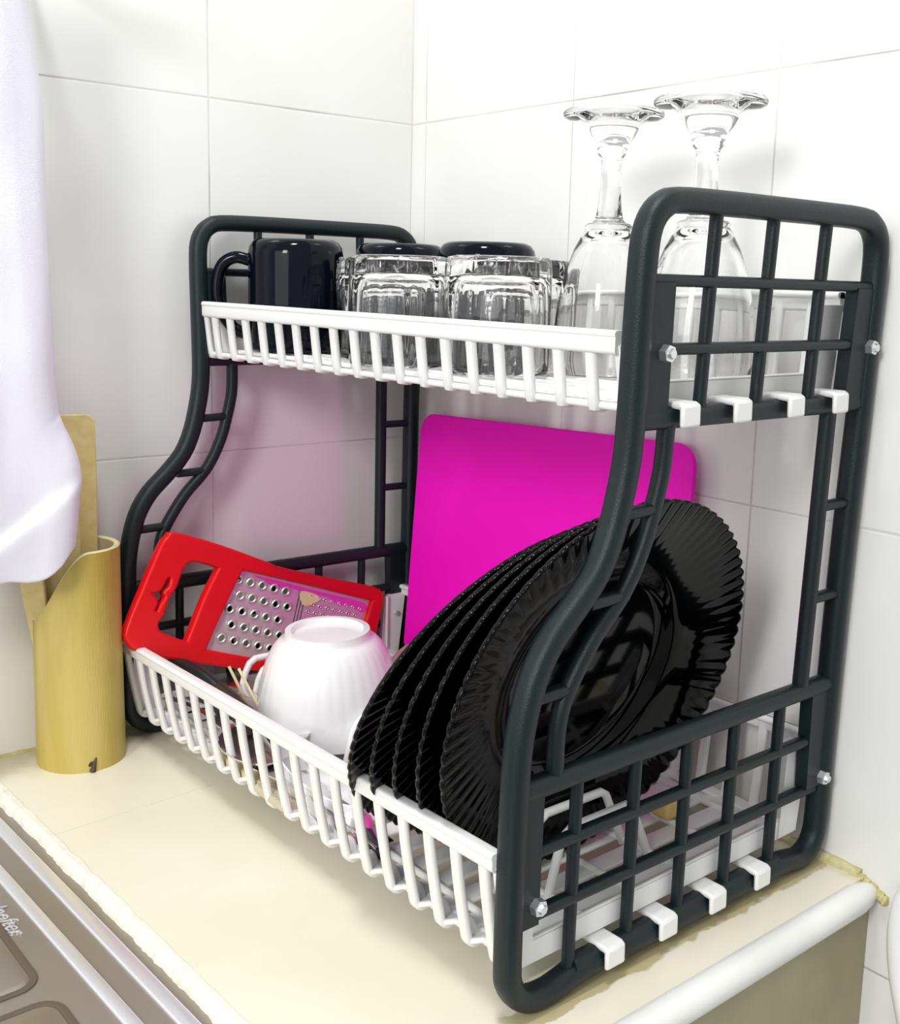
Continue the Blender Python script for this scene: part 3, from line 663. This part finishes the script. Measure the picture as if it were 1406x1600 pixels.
spatula((.014, -.060, .012), (.010, -.079, .205), .010, .022, .003, 'narrow bamboo spatula at the left inside the holder, mostly behind the towel', (.5, -.9, 0), .2)

# ------------------------------------------------------------------ hanging towel
edge = [(.0715, .60), (.0728, .564), (.0664, .5025), (.0660, .44), (.0658, .3947), (.0627, .30), (.0600, .2800), (.0486, .2429), (.0509, .2145), (.0543, .1835)]
ep = smooth_path([(.06, -y, z) for y, z in edge], 12)
bot = smooth_path([(.06, -.0543, .1840), (.06, -.0615, .1790), (.06, -.070, .1705), (.06, -.0810, .1640), (.06, -.0920, .1625), (.06, -.1123, .1650), (.06, -.15, .160), (.06, -.20, .165)], 6)
# grid between edge curve and far left side
rows = len(ep); cols = 60; vs = []
for i, e in enumerate(ep):
    for j in range(cols + 1):
        t = j / cols; y = e.y - (0.16 + (e.y + .055)) * t if False else e.y + (-.21 - e.y) * t
        # bottom hem follows bot curve
        lowz = .1835
        frac = (e.z - .1835) / (.60 - .1835)
        # hem height at this y
        hz = min(bot, key=lambda b: abs(b.y - y)).z
        z = hz + frac * (.60 - hz)
        fx = .060 + .003 * math.sin(t * 13 + 1.3 * math.sin(z * 9)) * min(1, t * 6) + .004 * noise.noise(Vector((y * 30, z * 12, 1))) - .010 * math.exp(-t * 22)
        zc = .236 - .11 * t; fx += .0055 * (1 / (1 + math.exp((z - zc) / .0022))) * min(1, .35 + t * 4)
        vs.append((fx, y, z))
k = MB(); C1 = cols + 1
k.add(vs, [(i * C1 + j, i * C1 + j + 1, (i + 1) * C1 + j + 1, (i + 1) * C1 + j) for i in range(rows - 1) for j in range(cols)])
o = k.build('hand_towel', M['cloth'], angle=80); md = o.modifiers.new('s', 'SOLIDIFY'); md.thickness = .0022; md.offset = -1
md2 = o.modifiers.new('ss', 'SUBSURF'); md2.levels = 1; md2.render_levels = 1
tag(o, 'white woven towel hanging down at the left edge in front of the wall', 'towel')
# rail that carries the towel above the frame
k = MB(); k.tube([(.058, -.25, .606), (.058, -.035, .606)], .006, 12); k.tube([(-.0215, -.23, .606), (.058, -.23, .606)], .004, 10); k.tube([(-.0215, -.05, .606), (.058, -.05, .606)], .004, 10)
tag(k.build('towel_rail', M['zinc']), 'metal towel rail on the left wall above the towel', 'towel rail')

# ------------------------------------------------------------------ cutlery and small things in the lower tray
def flatware(kind, a, b, m_head, label, group, roll=0, name=None):
    A = Vector(a); B = Vector(b); L = (B - A).length; d = (B - A).normalized(); up = Vector((0, 0, 1)); sd = d.cross(up).normalized(); u2 = sd.cross(d)
    k = MB(); hw = []
    N = 24; vs = []
    for i in range(N + 1):
        t = i / N
        if kind == 'spoon': wd = .0045 - .002 * math.sin(min(1, t / .6) * PI) if t < .66 else .0035 + .0165 * math.sin((t - .66) / .34 * PI) ** .6 * (1 if t < 1 else 0)
        elif kind == 'fork': wd = .0045 - .002 * math.sin(min(1, t / .6) * PI) if t < .68 else .0035 + .0085 * min(1, (t - .68) / .12)
        else: wd = .010 if t > .42 else .0075
        if kind == 'knife' and t > .9: wd = .010 * (1 - (t - .9) / .1 * .8)
        dip = -.006 * math.sin(max(0, (t - .66) / .34) * PI) if kind == 'spoon' else 0
        arch = .008 * math.sin(t * PI)
        c = A + d * L * t + u2 * arch
        for q in (-1, -.5, 0, .5, 1):
            h = dip * (1 - q * q)
            vs.append(c + sd * wd * q + u2 * h)
        for q in (1, .5, 0, -.5, -1):
            h = dip * (1 - q * q)
            vs.append(c + sd * wd * q * .98 + u2 * (h - .0014))
    fs = [(i * 10 + j, i * 10 + (j + 1) % 10, (i + 1) * 10 + (j + 1) % 10, (i + 1) * 10 + j) for i in range(N) for j in range(10)]
    if kind == 'fork': fs = [f for f in fs if not (f[0] // 10 > N * .80 and (f[0] % 10) in (1, 3, 5, 7) and False)]
    fs += [tuple(range(10))[::-1], tuple(N * 10 + j for j in range(10))]
    k.add(vs, fs); o = k.build(name or kind, m_head); tag(o, label, kind, group); return o
G = 'steel cutlery lying in the lower tray'
flatware('spoon', (.020, .030, .036), (.205, .020, .046), M['steel'], 'steel spoon lying lengthwise right behind the front slats', G)
flatware('fork', (.030, .046, .036), (.215, .034, .040), M['steel'], 'steel fork lying beside the spoon nearest the front slats', G)
flatware('spoon', (.026, .062, .040), (.200, .049, .055), M['steel'], 'steel spoon with its bowl against the white rice bowls', G)
flatware('fork', (.175, .060, .035), (.018, .082, .045), M['steel'], 'steel fork pointing toward the far side frame', G)
flatware('knife', (.330, .030, .034), (.165, .021, .037), M['steel'], 'steel knife lying under the small white dish', G)
k = MB(); P = smooth_path([(.014, .030, .052), (.0300, .0300, .0635), (.0530, .0315, .0685), (.0797, .0340, .0660), (.0965, .0375, .058), (.108, .040, .046)], 5)
k.sweep(P, .010, .017, Vector((0, .3, .95)))
tag(k.build('ladle_handle', M['dark']), 'curved dark green plastic utensil handle lying along the front rim at the left', 'utensil')
kn = thing('kitchen_knife', (.17, .03, .05), 'knife with a dark brown handle lying beside the white rice bowls', 'knife')
k = MB(); k.sweep([(.1120, .0290, .0690), (.1342, .0310, .0640), (.160, .0320, .0560)], .012, .016, Vector((0, .2, .95))); rel(k.build('handle', M['brown']), kn)
k = MB(); k.sweep([(.158, .0320, .0560), (.23, .0240, .0400), (.290, .0175, .0345)], .016, .0018, Vector((0, .93, .3)), r=.0006); rel(k.build('blade', M['steel']), kn)
for i, (a, b, lab) in enumerate((((.1100, .0400, .0860), (.1250, .0560, .0400), 'thin pale wooden skewer sticking up beside the rice bowls, left of two'), ((.1180, .0440, .0860), (.1470, .0560, .0400), 'thin pale wooden skewer sticking up beside the rice bowls, right of two'))):
    k = MB(); k.tube([a, b], .0012, 8); tag(k.build('skewer', M['bamboo_cut']), lab, 'skewer', 'pale skewers in the lower tray')
br_ = thing('pastry_brush', (.22, .02, .03), 'flat pale brush with cream bristles lying low behind the front slats', 'brush')
k = MB(); k.sweep([(.130, .0235, .0290), (.205, .0215, .0300)], .006, .018, Vector((0, 1, 0)), r=.0015); rel(k.build('handle', M['bamboo_cut']), br_)
k = MB(); k.sweep([(.205, .0215, .0300), (.245, .020, .0305)], .007, .026, Vector((0, 1, 0)), r=.0025); rel(k.build('bristles', M['bristle']), br_)
pe = thing('peeler', (.31, .035, .03), 'small pink and black peeler lying on the tray floor between the dish and the plates', 'peeler')
k = MB(); k.tube(smooth_path([(.290, .040, .031), (.302, .033, .034), (.314, .026, .034)], 3), [.004, .006, .0075, .007, .007, .006, .004], 10); rel(k.build('handle', mat('pink_plastic', (.75, .08, .4), .35)), pe)
k = MB(); k.tube(smooth_path([(.312, .028, .034), (.323, .026, .031), (.334, .028, .029)], 3), .0052, 8); rel(k.build('blade_holder', M['dark']), pe)
k = MB(); k.box((.4025, .198, .032), (.4175, .213, .046)); o = k.build('sponge_piece', M['sponge']); md = o.modifiers.new('b', 'BEVEL'); md.width = .003; md.segments = 3
tag(o, 'small yellow sponge lump on the floor of the lower tray behind the plates', 'sponge')

# ------------------------------------------------------------------ white hose right of the counter
k = MB(); P = smooth_path([(.620, .285, .060), (.575, .283, .040), (.549, .281, .014), (.5425, .280, -.012), (.546, .280, -.045), (.556, .280, -.08), (.568, .281, -.13), (.575, .282, -.30), (.575, .282, -.79)], 6)
k.tube(P, .0075, 14); tag(k.build('hose', M['white']), 'white curved hose hanging on the wall right of the counter', 'hose')
